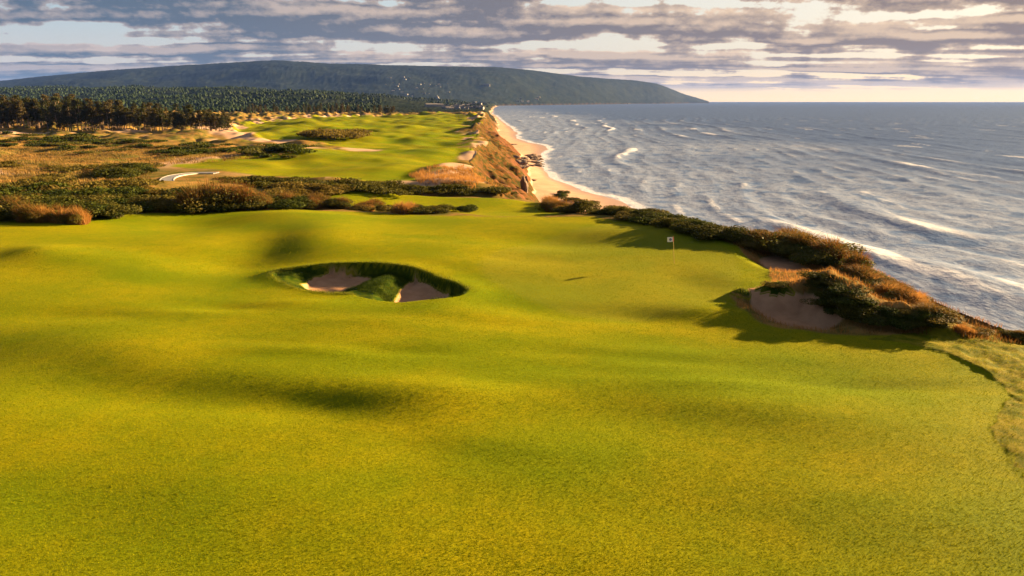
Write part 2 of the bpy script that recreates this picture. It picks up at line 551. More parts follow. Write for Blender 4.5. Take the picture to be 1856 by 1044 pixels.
def bump(nt, bs, h, strength, dist):
    b = nt.nodes.new('ShaderNodeBump')
    b.inputs['Distance'].default_value = dist
    nt.links.new(h.s, b.inputs['Height'])
    if isinstance(strength, X):
        nt.links.new(strength.s, b.inputs['Strength'])
    else:
        b.inputs['Strength'].default_value = strength
    nt.links.new(b.outputs[0], bs.inputs['Normal'])
    return b


def ground_material():
    m, nt, bs = new_mat('ground')
    p = pos(nt)
    mown, putt, sand = attr(nt, 'cover_a')
    soil, rough, wet = attr(nt, 'cover_b')
    wood, pit, face = attr(nt, 'cover_c')
    big = nnoise(nt, p, 0.11, 4, 0.6)
    mid = nnoise(nt, p, 1.3, 4, 0.6)
    fine = nnoise(nt, p, 10.0, 4, 0.8)
    grain = nnoise(nt, nscale(nt, p, 1.0, 1.0, 0.4), 48.0, 2, 0.7)
    turf = nmix(nt, big.step(0.3, 0.7), (0.178, 0.204, 0.003), (0.275, 0.244, 0.004))
    turf = nmix(nt, nnoise(nt, nscale(nt, p, 0.6, 1.0, 1.0), 0.07, 4, 0.6).step(0.45, 0.65) * 0.7, turf, (0.115, 0.180, 0.003))
    turf = nmix(nt, mid.step(0.35, 0.7) * 0.35, turf, (0.115, 0.165, 0.003))
    turf = nmix(nt, (fine * 0.6 + grain * 0.4).step(0.40, 0.60, 0.6, 0.0), turf, (0.048, 0.078, 0.003))
    turf = nmix(nt, putt * 0.25, turf, (0.21, 0.20, 0.030))
    dn = nnoise(nt, p, 0.16, 6, 0.65)
    dm = nnoise(nt, p, 0.7, 5, 0.65)
    dry = nmix(nt, dn.step(0.36, 0.62), (0.085, 0.090, 0.018), (0.26, 0.155, 0.048))
    dry = nmix(nt, dm.step(0.50, 0.70) * 0.7, dry, (0.045, 0.060, 0.014))
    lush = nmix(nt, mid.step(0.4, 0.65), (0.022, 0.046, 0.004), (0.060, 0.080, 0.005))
    sandc = nmix(nt, big.step(0.35, 0.65), (0.42, 0.285, 0.20), (0.50, 0.35, 0.25))
    sandc = nmix(nt, mid.step(0.5, 0.7) * 0.25, sandc, (0.33, 0.22, 0.16))
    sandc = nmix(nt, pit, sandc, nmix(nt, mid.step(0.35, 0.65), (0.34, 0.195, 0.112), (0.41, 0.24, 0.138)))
    sandc = nmix(nt, wet * 0.6, sandc, (0.27, 0.17, 0.12))
    soilc = nmix(nt, dm.step(0.4, 0.65), (0.145, 0.060, 0.028), (0.070, 0.036, 0.019))
    dry = nmix(nt, face, dry, nmix(nt, dm.step(0.42, 0.62), (0.034, 0.034, 0.008), (0.115, 0.052, 0.016)))
    cov = nmix(nt, soil, dry, soilc)
    cov = nmix(nt, sand, cov, sandc)
    cov = nmix(nt, mown, cov, turf)
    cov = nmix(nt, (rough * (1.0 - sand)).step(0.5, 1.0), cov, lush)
    cov = nmix(nt, rough.step(0.2, 0.35) * rough.step(0.5, 0.6, 1.0, 0.0), cov, nmix(nt, mid.step(0.35, 0.65), (0.085, 0.105, 0.005), (0.19, 0.165, 0.012)))
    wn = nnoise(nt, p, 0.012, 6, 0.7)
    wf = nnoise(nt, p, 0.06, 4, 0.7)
    wc = nmix(nt, wn.step(0.38, 0.62), (0.008, 0.015, 0.012), (0.024, 0.031, 0.018))  # woodland colour set extra dark, standing in for cloud shade on the hill
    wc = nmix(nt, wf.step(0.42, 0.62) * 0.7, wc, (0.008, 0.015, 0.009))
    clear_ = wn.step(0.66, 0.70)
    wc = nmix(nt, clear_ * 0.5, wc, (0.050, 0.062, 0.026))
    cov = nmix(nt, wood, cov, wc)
    nt.links.new(cov.s, bs.inputs['Base Color'])
    bs.inputs['Roughness'].default_value = 0.75
    nt.links.new((wet * 0.3 + 0.01).s, bs.inputs['Specular IOR Level'])
    rg = (1.0 - wet * 0.55)
    nt.links.new((rg * 0.75).s, bs.inputs['Roughness'])
    hgt = fine * 0.6 + grain * 0.4 + mid * 0.35
    st = ((1.0 - sand) * 0.55 + 0.10)
    bump(nt, bs, hgt, st, 0.055)
    return m


def sea_material():
    m, nt, bs = new_mat('sea_water')
    p = pos(nt)
    foam, shal, _ = attr(nt, 'foam')
    w1 = nnoise(nt, nscale(nt, p, 1.0, 0.55, 1), 0.55, 6, 0.62)
    w2 = nnoise(nt, nscale(nt, p, 1.0, 0.45, 1), 0.045, 5, 0.6)
    web = nnoise(nt, p, 0.35, 6, 0.7, 0.8)
    web2 = nnoise(nt, p, 0.06, 5, 0.65, 1.2)
    lace = (1.0 - ((web - 0.5).abs() * 9.0)).max(0.0)
    lace2 = (1.0 - ((web2 - 0.5).abs() * 8.0)).max(0.0)
    ff = (foam * (0.55 + 0.9 * web.step(0.35, 0.6)) + shal * (lace * 0.20 + lace2 * 0.34) * web2.step(0.30, 0.60)).min(1.0)
    deep = nmix(nt, w2.step(0.35, 0.65), (0.010, 0.044, 0.150), (0.017, 0.056, 0.172))
    deep = nmix(nt, shal * 0.75, deep, (0.034, 0.090, 0.225))
    c = nmix(nt, ff, deep, (0.54, 0.58, 0.66))
    hgt = w1 + w2 * 2.0 + ff * 0.15
    bp = bump(nt, bs, hgt, 0.45, 0.8)
    di = nt.nodes.new('ShaderNodeBsdfDiffuse')
    nt.links.new(c.s, di.inputs['Color'])
    nt.links.new(bp.outputs[0], di.inputs['Normal'])
    gl = nt.nodes.new('ShaderNodeBsdfGlossy')
    gl.inputs['Roughness'].default_value = 0.34
    gl.inputs['Color'].default_value = (0.74, 0.86, 1.0, 1)
    nt.links.new(bp.outputs[0], gl.inputs['Normal'])
    fr_ = nt.nodes.new('ShaderNodeFresnel')
    fr_.inputs['IOR'].default_value = 1.33
    nt.links.new(bp.outputs[0], fr_.inputs['Normal'])
    mx = nt.nodes.new('ShaderNodeMixShader')
    nt.links.new((X(nt, fr_.outputs[0]).min(0.25) * (1.0 - ff * 0.8)).s, mx.inputs[0])   # a rough sea hides its grazing facets
    nt.links.new(di.outputs[0], mx.inputs[1])
    nt.links.new(gl.outputs[0], mx.inputs[2])
    nt.links.new(mx.outputs[0], nt.nodes['Material Output'].inputs[0])
    return m


def leaf_material(name, a, b, c, trans=0.35, spec=0.05):
    m, nt, bs = new_mat(name)
    tint, _, _ = attr(nt, 'tint')
    oi = nt.nodes.new('ShaderNodeObjectInfo')
    rnd = X(nt, oi.outputs['Random'])
    col = nmix(nt, tint, a, b)
    col = nmix(nt, rnd.step(0.2, 1.0) * 0.6, col, c)
    nt.links.new(col.s, bs.inputs['Base Color'])
    bs.inputs['Roughness'].default_value = 0.65
    bs.inputs['Specular IOR Level'].default_value = spec
    tr = nt.nodes.new('ShaderNodeBsdfTranslucent')
    nt.links.new(col.s, tr.inputs[0])
    mx = nt.nodes.new('ShaderNodeMixShader')
    mx.inputs[0].default_value = trans
    nt.links.new(bs.outputs[0], mx.inputs[1])
    nt.links.new(tr.outputs[0], mx.inputs[2])
    nt.links.new(mx.outputs[0], nt.nodes['Material Output'].inputs[0])
    return m


def plain_material(name, a, b, scale, rough=0.8, bumpd=0.03, metal=0.0):
    m, nt, bs = new_mat(name)
    tcx = nt.nodes.new('ShaderNodeTexCoord')
    n = nnoise(nt, X(nt, tcx.outputs['Object']), scale, 5, 0.65)
    col = nmix(nt, n.step(0.35, 0.65), a, b)
    nt.links.new(col.s, bs.inputs['Base Color'])
    bs.inputs['Roughness'].default_value = rough
    bs.inputs['Metallic'].default_value = metal
    if bumpd:
        bump(nt, bs, n, 0.8, bumpd)
    return m


M_GROUND = ground_material()
M_SEA = sea_material()
M_DARK = leaf_material('shrub_leaves', (0.016, 0.028, 0.006), (0.066, 0.082, 0.010), (0.085, 0.070, 0.012), 0.3)
M_OLIVE = leaf_material('olive_leaves', (0.040, 0.050, 0.010), (0.115, 0.105, 0.020), (0.14, 0.095, 0.020), 0.35)
M_RUSSET = leaf_material('russet_leaves', (0.06, 0.034, 0.010), (0.22, 0.105, 0.028), (0.12, 0.085, 0.022), 0.35)
M_BLADE = leaf_material('dry_grass', (0.15, 0.072, 0.018), (0.40, 0.205, 0.058), (0.27, 0.15, 0.04), 0.4)
M_MOOR = leaf_material('moor_grass', (0.050, 0.056, 0.012), (0.27, 0.155, 0.045), (0.2, 0.13, 0.04), 0.35)
M_GREENBLADE = leaf_material('green_grass', (0.035, 0.060, 0.008), (0.15, 0.16, 0.015), (0.11, 0.13, 0.012), 0.4)
M_TURF = leaf_material('turf_blades', (0.082, 0.121, 0.003), (0.292, 0.268, 0.004), (0.192, 0.196, 0.004), 0.35, 0.0)
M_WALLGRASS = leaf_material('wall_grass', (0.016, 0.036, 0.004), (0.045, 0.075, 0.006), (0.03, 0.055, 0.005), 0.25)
M_FLOWER = leaf_material('white_flowers', (0.55, 0.52, 0.46), (0.70, 0.68, 0.62), (0.62, 0.58, 0.5), 0.2)
M_PINE = leaf_material('pine_needles', (0.016, 0.028, 0.010), (0.062, 0.062, 0.018), (0.085, 0.060, 0.020), 0.25)
M_FOREST = leaf_material('forest_leaves', (0.008, 0.020, 0.010), (0.024, 0.042, 0.016), (0.02, 0.036, 0.014), 0.1)
M_BARK = plain_material('bark', (0.12, 0.075, 0.050), (0.24, 0.17, 0.12), 6.0, 0.9)
M_ROCK = plain_material('rock', (0.10, 0.065, 0.045), (0.20, 0.13, 0.09), 1.5, 0.9, 0.15)
M_MOLE = plain_material('mole_stone', (0.10, 0.10, 0.10), (0.18, 0.17, 0.16), 0.4, 0.9, 0.2)
M_PATH = plain_material('path_surface', (0.13, 0.14, 0.16), (0.18, 0.19, 0.21), 1.0, 0.85, 0.01)
M_KERB = plain_material('kerb_concrete', (0.30, 0.29, 0.27), (0.37, 0.36, 0.33), 1.5, 0.8, 0.01)
M_WHITE = plain_material('white_walls', (0.17, 0.17, 0.18), (0.24, 0.24, 0.24), 0.5, 0.7, 0.0)
M_ROOF = plain_material('grey_roof', (0.10, 0.10, 0.11), (0.17, 0.16, 0.16), 0.6, 0.8, 0.0)
M_POLE = plain_material('pole_paint', (0.62, 0.42, 0.10), (0.72, 0.52, 0.14), 3.0, 0.4, 0.0)
M_SLEEVE = plain_material('red_sleeve', (0.42, 0.03, 0.03), (0.50, 0.05, 0.05), 9.0, 0.6, 0.0)
M_FLAG = plain_material('flag_cloth', (0.80, 0.79, 0.78), (0.86, 0.85, 0.84), 6.0, 0.7, 0.0)
M_EMBLEM = plain_material('emblem_print', (0.03, 0.04, 0.16), (0.05, 0.06, 0.22), 6.0, 0.7, 0.0)

# ------------------------------------------------------------------ the land sheet, cut by what covers it
th = np.concatenate((np.linspace(-75, -39.5, 45), np.arange(-39, 39.01, 0.105), np.linspace(39.6, 75, 45)))
th = np.radians(th)
rr_ = [5.0]
while rr_[-1] < 19500:
    r = rr_[-1]
    k = 0.010
    if 34 < r < 66:
        k = 0.0048
    elif r < 14:
        k = 0.03
    elif r > 1000:
        k = 0.016
    rr_.append(r * (1 + k))
rr_ = np.array(rr_)
R_, T_ = np.meshgrid(rr_, th, indexing='ij')
GX, GY = R_ * np.sin(T_), R_ * np.cos(T_)
GD = H(GX, GY, True)
GZ = GD['z'].copy()
LAND_T, LAND_R, LAND_Z = th, rr_, GD['z']
fr = GD['woods'] > 0.5
GZ[fr] += (RNG.random(fr.sum()) - 0.5) * np.interp(R_[fr], [1000, 3000, 9000], [1.2, 3.5, 5.0]) * (GZ[fr] > 8)
# smooth normals for the whole sheet so that cuts do not show
Pg = np.stack((GX, GY, GZ), -1)
du = np.gradient(Pg, axis=0)
dv = np.gradient(Pg, axis=1)
NG = np.cross(dv, du)
NG /= np.linalg.norm(NG, axis=-1, keepdims=True) + 1e-12
NG[NG[..., 2] < 0] *= -1
nr, nc = GX.shape
idx = np.arange(nr * nc).reshape(nr, nc)
quads = np.stack((idx[:-1, :-1], idx[:-1, 1:], idx[1:, 1:], idx[1:, :-1]), -1).reshape(-1, 4)


def fmean(a):
    return a.ravel()[quads].mean(1)


qz = GZ.ravel()[quads].max(1)
keep = qz > -1.6
q_b, q_m, q_t, q_be, q_w = fmean(GD['bunker']), fmean(GD['mown']), fmean(GD['t']), fmean(GD['beach']), fmean(GD['woods'])
qy = fmean(GY)
cls = np.full(len(quads), 0)                                     # rough ground
cls[q_m > 0.5] = 1                                               # mown turf near
cls[(q_m > 0.5) & (qy > 140)] = 2                                # far fairway
cls[(q_t > 0.0) & (q_be <= 0.5) & (q_w <= 0.5)] = 3
cls[(q_be > 0.5)] = 4
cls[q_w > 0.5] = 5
cls[q_b > 0.5] = 6
cls[~keep] = -1
ca = np.stack((GD['mown'], GD['putt'], GD['sand']), -1).reshape(-1, 3)
cb = np.stack((GD['soil'], GD['rough'], GD['wet']), -1).reshape(-1, 3)
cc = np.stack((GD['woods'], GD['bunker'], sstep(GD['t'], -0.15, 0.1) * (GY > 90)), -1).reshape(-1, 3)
PV, NV = Pg.reshape(-1, 3), NG.reshape(-1, 3)
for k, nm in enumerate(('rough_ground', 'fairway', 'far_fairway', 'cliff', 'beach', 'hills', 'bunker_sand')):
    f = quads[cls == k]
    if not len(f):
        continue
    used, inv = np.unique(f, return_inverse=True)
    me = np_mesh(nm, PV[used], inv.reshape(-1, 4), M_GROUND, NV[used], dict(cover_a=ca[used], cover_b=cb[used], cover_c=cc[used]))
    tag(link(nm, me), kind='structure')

# ------------------------------------------------------------------ the sea
th = np.radians(np.concatenate((np.linspace(-20, -3.2, 80), np.arange(-3.0, 38.6, 0.095), np.linspace(39, 72, 40))))
rs = [55.0]
while rs[-1] < 29500:
    rs.append(rs[-1] * (1 + (0.0085 if rs[-1] < 1400 else 0.018)))
R_, T_ = np.meshgrid(np.array(rs), th, indexing='ij')
SX, SY = R_ * np.sin(T_), R_ * np.cos(T_)
_, _, sxw = coast(np.minimum(SY, 5200))
off = SX - sxw                                                    # metres from the water's edge
warp = fbm(SX, SY, 110.0, 101, 2) * 15 + fbm(SX, SY, 400.0, 102, 2) * 60
ph = (SX - 0.10 * SY + warp)


def crest(lam, sharp, sd, along):
    w = 0.5 + 0.5 * np.cos(2 * np.pi * (ph + sd * 7.3) / lam)
    mod = np.clip(0.5 + 1.5 * fbm(SX * 1.4, SY * 0.8, along, 110 + sd, 3), 0, 1)
    return w ** sharp, mod


fade = 1 - sstep(R_, 1500, 3500)
shoal = sstep(off, -4, 30)
surf = (1 - sstep(off, 130, 380))
c1, m1 = crest(44.0, 3.5, 1, 130.0)
c2, m2 = crest(17.0, 2.0, 2, 30.0)
ch = fbm(SX * 1.25, SY * 0.7, 7.5, 120, 3)
ch2 = fbm(SX * 1.2, SY * 0.8, 26.0, 124, 2)
SZ = (c1 * m1 * (0.95 + 0.35 * surf) + c2 * m2 * 0.40 + ch * 0.42 + ch2 * 0.45) * shoal * fade + 0.02
fo = sstep(c1 * m1, 0.50, 0.85) * (0.04 + 0.96 * surf) * sstep(fbm(SX * 1.3, SY * 0.25, 15.0, 130, 3), -0.12, 0.22)
fo = np.maximum(fo, 0.4 * sstep(c2 * m2, 0.72, 0.98) * surf * sstep(fbm(SX * 1.3, SY * 0.4, 11.0, 131, 3), 0.0, 0.3))
fo = np.maximum(fo, 0.9 * 0.7 * sstep(fbm(SX * 1.3, SY * 0.4, 18.0, 133, 4), 0.48, 0.58) * (1 - surf) * sstep(R_, 2500, 300))
swash = np.exp(-((off - 2.0 - fbm(SX, SY, 18.0, 134, 3) * 5) / 3.0) ** 2)
fo = np.clip(np.maximum(fo, swash * 0.9) * fade, 0, 1)
sh_ = (1 - sstep(off + fbm(SX, SY, 120.0, 135, 3) * 160, 60, 330)) * (1 - sstep(R_, 1200, 4500) * 0.6)
idx = np.arange(SX.size).reshape(SX.shape)
q = np.stack((idx[:-1, :-1], idx[:-1, 1:], idx[1:, 1:], idx[1:, :-1]), -1).reshape(-1, 4)
q = q[(off.ravel()[q].max(1) > -25)]
used, inv = np.unique(q, return_inverse=True)
V = np.stack((SX, SY, SZ), -1).reshape(-1, 3)[used]
at = np.stack((fo, sh_, fo * 0), -1).reshape(-1, 3)[used]
tag(link('sea', np_mesh('sea', V, inv.reshape(-1, 4), M_SEA, None, dict(foam=at))), kind='structure')


# ------------------------------------------------------------------ plants
def leaf_mesh(name, C, N_, size, tint, mat, seed, aspect=1.7):
    """One four-sided leaf or leaf clump at every centre C with normal N_."""
    g = np.random.default_rng(seed)
    n = len(C)
    N_ = N_ / (np.linalg.norm(N_, axis=1, keepdims=True) + 1e-9)
    r = g.normal(size=(n, 3))
    U = np.cross(N_, r)
    U /= np.linalg.norm(U, axis=1, keepdims=True) + 1e-9
    Vv = np.cross(N_, U)
    s = (size * (0.6 + 0.8 * g.random(n)))[:, None]
    a, b, c, d = C - U * s * aspect * .5, C + Vv * s * .5, C + U * s * aspect * .5, C - Vv * s * .5
    V = np.stack((a, b, c, d), 1).reshape(-1, 3)
    Fc = np.arange(4 * n).reshape(n, 4)
    t = np.repeat(np.clip(tint, 0, 1), 4)
    return np_mesh(name, V, Fc, mat, None, dict(tint=np.stack((t, t, t), -1)), smooth=False)


def shrub_cloud(seed, n, lobes=7, flat=0.75):
    g = np.random.default_rng(seed)
    C, N_, T = [], [], []
    for k in range(lobes):
        a = g.random() * 6.283
        d = 0.55 * math.sqrt(g.random()) if k else 0
        c = np.array((math.cos(a) * d, math.sin(a) * d, 0.30 + 0.38 * g.random() * (1 - d)))
        rad = 0.26 + 0.20 * g.random()
        v = g.normal(size=(n // lobes, 3))
        v /= np.linalg.norm(v, axis=1, keepdims=True)
        rr = rad * (0.55 + 0.5 * g.random(len(v)) ** 0.5)
        pp = c + v * rr[:, None] * np.array((1.1, 1.1, flat))
        C.append(pp)
        N_.append(v + g.normal(size=v.shape) * 0.6 + np.array((0, 0, .3)))
        T.append(g.random(len(v)) * 0.8 + 0.2 * g.random())
    C, N_, T = np.concatenate(C), np.concatenate(N_), np.concatenate(T)
    k = C[:, 2] > 0.01
    return C[k], N_[k], T[k]


def blade_mesh(name, P, h, w, lean, mat, seed, dirs=None, patch=9.0):
    """Tapered blades standing on the points P."""
    g = np.random.default_rng(seed)
    n = len(P)
    a = g.random(n) * 6.283
    U = np.stack((np.cos(a), np.sin(a), np.zeros(n)), -1)
    hh = h * (0.5 + 0.8 * g.random(n))
    L = g.normal(size=(n, 3)) * lean
    L[:, 2] = 0
    L += np.array((-0.22, -0.03, 0)) if dirs is None else dirs
    tip = P + (np.array((0, 0, 1.0)) + L) * hh[:, None]
    mid = P + (np.array((0, 0, 1.0)) + L * 0.45) * hh[:, None] * 0.55
    ww = (w * (0.6 + 0.8 * g.random(n)))[:, None]
    V = np.stack((P - U * ww * .5, P + U * ww * .5, mid + U * ww * .38, tip, mid - U * ww * .38), 1).reshape(-1, 3)
    b = np.arange(n)[:, None] * 5
    q5 = np.concatenate((b + np.array((0, 1, 2, 4)),), 0)
    t3 = b + np.array((4, 2, 3))
    # quads written as two triangles so that one array holds every face
    Fc = np.concatenate((q5[:, (0, 1, 2)], q5[:, (0, 2, 3)], t3), 0)
    t = np.repeat(np.clip(g.random(n) * 0.6 + 0.2 + 1.3 * fbm(P[:, 0], P[:, 1], patch, 7, 3), 0, 1), 5)
    return np_mesh(name, V, Fc, mat, None, dict(tint=np.stack((t, t, t), -1)), smooth=False)


def stems_mesh(seed, n, h, mat):
    g = random.Random(seed)
    V, Fc = [], []
    for _ in range(n):
        a, d = g.random() * 6.283, 0.12 * g.random()
        lean = 0.35 * g.random()
        p0 = Vector((math.cos(a) * d, math.sin(a) * d, -0.05))
        p1 = Vector((math.cos(a) * (d + lean), math.sin(a) * (d + lean), h * (0.5 + 0.4 * g.random())))
        b = len(V)
        for p, r in ((p0, 0.018), (p1, 0.006)):
            for k in range(4):
                V.append((p.x + r * math.cos(k * 1.571), p.y + r * math.sin(k * 1.571), p.z))
        for k in range(4):
            Fc.append((b + k, b + (k + 1) % 4, b + 4 + (k + 1) % 4, b + 4 + k))
    me = bpy.data.meshes.new('stems')
    me.from_pydata(V, [], Fc)
    me.materials.append(mat)
    return me


def joined(name, a, b):
    """Two leaf meshes as one, each keeping its material."""
    import bmesh
    bm = bmesh.new()
    bm.from_mesh(a)
    n = len(bm.faces)
    bm.from_mesh(b)
    bm.faces.ensure_lookup_table()
    for f in bm.faces[n:]:
        f.material_index = 1
    me = bpy.data.meshes.new(name)
    bm.to_mesh(me)
    bm.free()
    me.materials.append(a.materials[0])
    me.materials.append(b.materials[0])
    return me


SHRUB = {'dark': [], 'olive': [], 'russet': [], 'reed': []}
for k in range(4):
    C, N_, T = shrub_cloud(200 + k, 2600)
    SHRUB['dark'].append((leaf_mesh('foliage', C, N_, 0.055, T, M_DARK, 300 + k), stems_mesh(k, 10, 0.6, M_BARK)))
    C, N_, T = shrub_cloud(220 + k, 2400, 6, 0.6)
    SHRUB['olive'].append((leaf_mesh('foliage', C, N_, 0.055, T, M_OLIVE, 320 + k), stems_mesh(20 + k, 10, 0.5, M_BARK)))
for k in range(3):
    g = np.random.default_rng(240 + k)
    n = 1500
    a = g.random(n) * 6.283
    d = 0.42 * np.sqrt(g.random(n))
    P0 = np.stack((np.cos(a) * d, np.sin(a) * d, 0.25 * g.random(n)), -1)
    dirs = np.stack((np.cos(a) * d * 1.0 - 0.12, np.sin(a) * d * 1.0, np.zeros(n)), -1)
    dome = 1.15 - 0.75 * (d / 0.42) ** 2 + 0.25 * np.sin(a * 3 + k) * d
    C, N_, T = shrub_cloud(270 + k, 1300, 6, 0.75)
    SHRUB['russet'].append((joined('foliage', blade_mesh('foliage', P0[:1100], 0.75 * dome[:1100], 0.016, 0.16, M_RUSSET, 250 + k, dirs[:1100]), leaf_mesh('foliage', C, N_, 0.045, T, M_OLIVE, 280 + k)), stems_mesh(40 + k, 14, 0.7, M_BARK)))
    P1 = P0.copy()
    P1[:, 2] = 0
    SHRUB['reed'].append((blade_mesh('foliage', P1[:900], 0.8 * dome[:900], 0.030, 0.16, M_BLADE, 260 + k, dirs[:900] * 0.7 + np.array((-.12, 0, 0))), None))


def shrub(kind, p, w, h, label, group, name='shrub', parts=False, cat='shrub'):
    me, st = random.choice(SHRUB[kind])
    p = Vector(p)
    if parts:
        o = bpy.data.objects.new(name, None)
        COL.objects.link(o)
        f = link('foliage', me, o)
        if st:
            link('stems', st, o)
    else:
        o = link(name, me)
    o.location = p - Vector((0, 0, 0.04 * h))
    o.rotation_euler = (0, 0, random.random() * 6.283)
    o.scale = (w, w * random.uniform(0.85, 1.15), h)
    return tag(o, label, cat, group)


def inpoly(pts):
    xs, ys = [a for a, _ in pts], [b for _, b in pts]
    P = np.array(pts, float)
    while True:
        a, b = random.uniform(min(xs), max(xs)), random.uniform(min(ys), max(ys))
        if sdist(np.array([a]), np.array([b]), P)[0] > 0:
            return a, b


def thicket(pts, n, kinds, w, h, label, group, name='shrub', parts=False, cat='shrub'):
    x0, x1 = max(0, min(a for a, _ in pts)), min(1856, max(a for a, _ in pts))
    for _ in range(n):
        for _try in range(20):
            px, py = inpoly(pts)
            q0 = G(px, py)
            if q0.z > 15 and q0.x < float(coast(np.array([q0.y]))[0][0]) + (-0.6 if q0.y > 84 else 6.0):
                break
        s = random.uniform(0.75, 1.25)
        sec = ('left end', 'left part', 'middle', 'right part', 'right end')[min(4, max(0, int(5 * (px - x0) / (x1 - x0))))]
        ww, hh = random.uniform(*w) * s, random.uniform(*h) * s
        big = 'large ' if ww > w[0] + 0.62 * (w[1] - w[0]) else 'small ' if ww < w[0] + 0.1 * (w[1] - w[0]) else ''
        shrub(random.choice(kinds), G(px, py), ww, hh, big + label + ', ' + sec, group, name, parts, cat)


SCRUB_LEAVES = [shrub_cloud(260 + k, 640, 6, 0.6) for k in range(5)]


def scrub(name, pts, n, w, h, leaf, mat, label, seed):
    """Far bushes that run together: one mass of leaf clumps."""
    C, N_, T, S = [], [], [], []
    for _ in range(n):
        p = G(*inpoly(pts))
        c, nn, t = random.choice(SCRUB_LEAVES)
        k = random.uniform(0.7, 1.3)
        ww, hh = random.uniform(*w) * k, random.uniform(*h) * k
        a = random.random() * 6.283
        ca, sa = math.cos(a) * ww, math.sin(a) * ww
        C.append(np.stack((p.x + c[:, 0] * ca - c[:, 1] * sa, p.y + c[:, 0] * sa + c[:, 1] * ca, p.z + c[:, 2] * hh), -1))
        N_.append(nn)
        T.append(t * 0.7 + 0.3 * random.random())
        S.append(np.full(len(c), leaf * k))
    tag(link(name, leaf_mesh(name, np.concatenate(C), np.concatenate(N_), np.concatenate(S), np.concatenate(T), mat, seed)), label, 'scrub', None, 'stuff')


# the thicket on the left edge of the fairway
thicket([(0, 372), (60, 365), (330, 358), (340, 384), (240, 392), (170, 400), (0, 400)], 62, ['dark', 'dark', 'dark', 'olive'], (2.6, 3.8), (1.6, 2.3),
        'dark green shrub in the thicket left of the fairway', 'dark shrubs of the left thicket', parts=True)
scrub('thicket_back', [(-60, 352), (262, 348), (330, 366), (60, 374), (-60, 378)], 34, (2.4, 3.6), (1.4, 2.2), 0.20, M_OLIVE,
      'olive and yellow scrub on the back of the left thicket towards the moor', 712)
scrub('thicket_shade', [(-60, 350), (262, 346), (330, 364), (60, 376), (-60, 380)], 30, (2.4, 3.8), (1.5, 2.4), 0.20, M_DARK,
      'dark green scrub among the olive scrub at the back of the left thicket', 717)
for px, py, w, h, lb in ((352, 384, 3.6, 3.4, 'tall russet bush at the left end of the russet clump beside the cart path'),
                         (385, 382, 4.2, 4.0, 'tallest russet bush, top of the clump between cart path and fairway'),
                         (418, 381, 4.0, 3.7, 'russet bush just right of the tallest one by the cart path'),
                         (448, 380, 3.4, 3.2, 'mid-sized russet bush on the falling right side of the russet clump'),
                         (474, 379, 3.0, 2.4, 'lowest russet bush at the right end of the russet clump')):
    shrub('russet', G(px, py), w, h, lb, None, 'russet_bush', True, 'bush')
thicket([(340, 378), (480, 374), (480, 380), (345, 387)], 14, ['dark', 'olive'], (2.2, 3.0), (1.3, 1.9),
        'low dark shrub at the feet of the tall russet bushes', 'dark shrubs under the russet bushes')
thicket([(60, 395), (165, 398), (150, 407), (70, 405)], 16, ['reed', 'russet'], (1.3, 2.0), (1.1, 1.9),
        'orange grass clump at the front left of the thicket beside the turf', 'orange grass clumps before the left thicket', 'grass_clump', False, 'grass clump')
thicket([(0, 385), (70, 385), (60, 402), (0, 402)], 10, ['russet', 'olive', 'dark'], (2.0, 3.0), (1.6, 2.2),
        'russet and green shrub in the bottom left corner of the thicket', 'mixed shrubs in the left corner of the thicket')
thicket([(480, 368), (600, 371), (640, 378), (560, 380), (480, 381)], 20, ['russet', 'dark', 'olive'], (2.2, 3.2), (1.3, 2.1),
        'brown and green shrub in the strip right of the russet clump', 'mixed shrubs right of the russet clump')
thicket([(640, 377), (760, 378), (870, 384), (872, 388), (740, 386), (650, 382)], 34, ['russet', 'olive', 'dark', 'reed'], (1.6, 2.4), (0.9, 1.4),
        'low brown shrub in the hedge strip before the second green', 'low hedge shrubs before the second green')
# the bank of the gully and the ground before it
scrub('bank_scrub', [(400, 322), (560, 330), (760, 340), (940, 350), (930, 356), (700, 352), (560, 346), (400, 334)], 90, (2.6, 4.6), (0.9, 1.7), 0.20, M_DARK,
      'dark scrub on the shaded bank of the gully beyond the second green', 711)
scrub('hollow_scrub', [(480, 340), (620, 346), (610, 357), (480, 364)], 34, (2.4, 3.6), (1.2, 1.9), 0.20, M_OLIVE,
      'scrub in the hollow between the russet clump and the second green', 713)
# moor
scrub('far_scrub', [(0, 241), (150, 246), (330, 262), (560, 268), (540, 286), (260, 280), (0, 266)], 62, (3.0, 7.0), (1.0, 2.0), 0.32, M_DARK,
      'dark green scrub scattered across the far moor below the pines', 710)
scrub('far_heath', [(0, 241), (150, 246), (330, 258), (560, 266), (540, 288), (260, 284), (0, 270)], 48, (3.0, 7.0), (0.9, 1.6), 0.30, M_OLIVE,
      'olive heath between the dark scrub on the far moor', 716)
scrub('moor_scrub', [(0, 300), (262, 300), (262, 345), (0, 350)], 30, (2.5, 6.0), (0.8, 1.5), 0.22, M_OLIVE,
      'scattered low scrub on the brown moor left of the cart path', 714)
thicket([(195, 312), (270, 310), (272, 324), (200, 328)], 12, ['dark'], (4.0, 6.0), (1.6, 2.6),
        'dark shrub in the round clump just left of the cart path', 'dark clump left of the cart path')
scrub('mound_scrub', [(565, 243), (650, 243), (650, 252), (570, 251)], 26, (8.0, 13.0), (2.2, 4.0), 0.5, M_OLIVE,
      'brown-green scrub on the mound in the far fairway', 715)
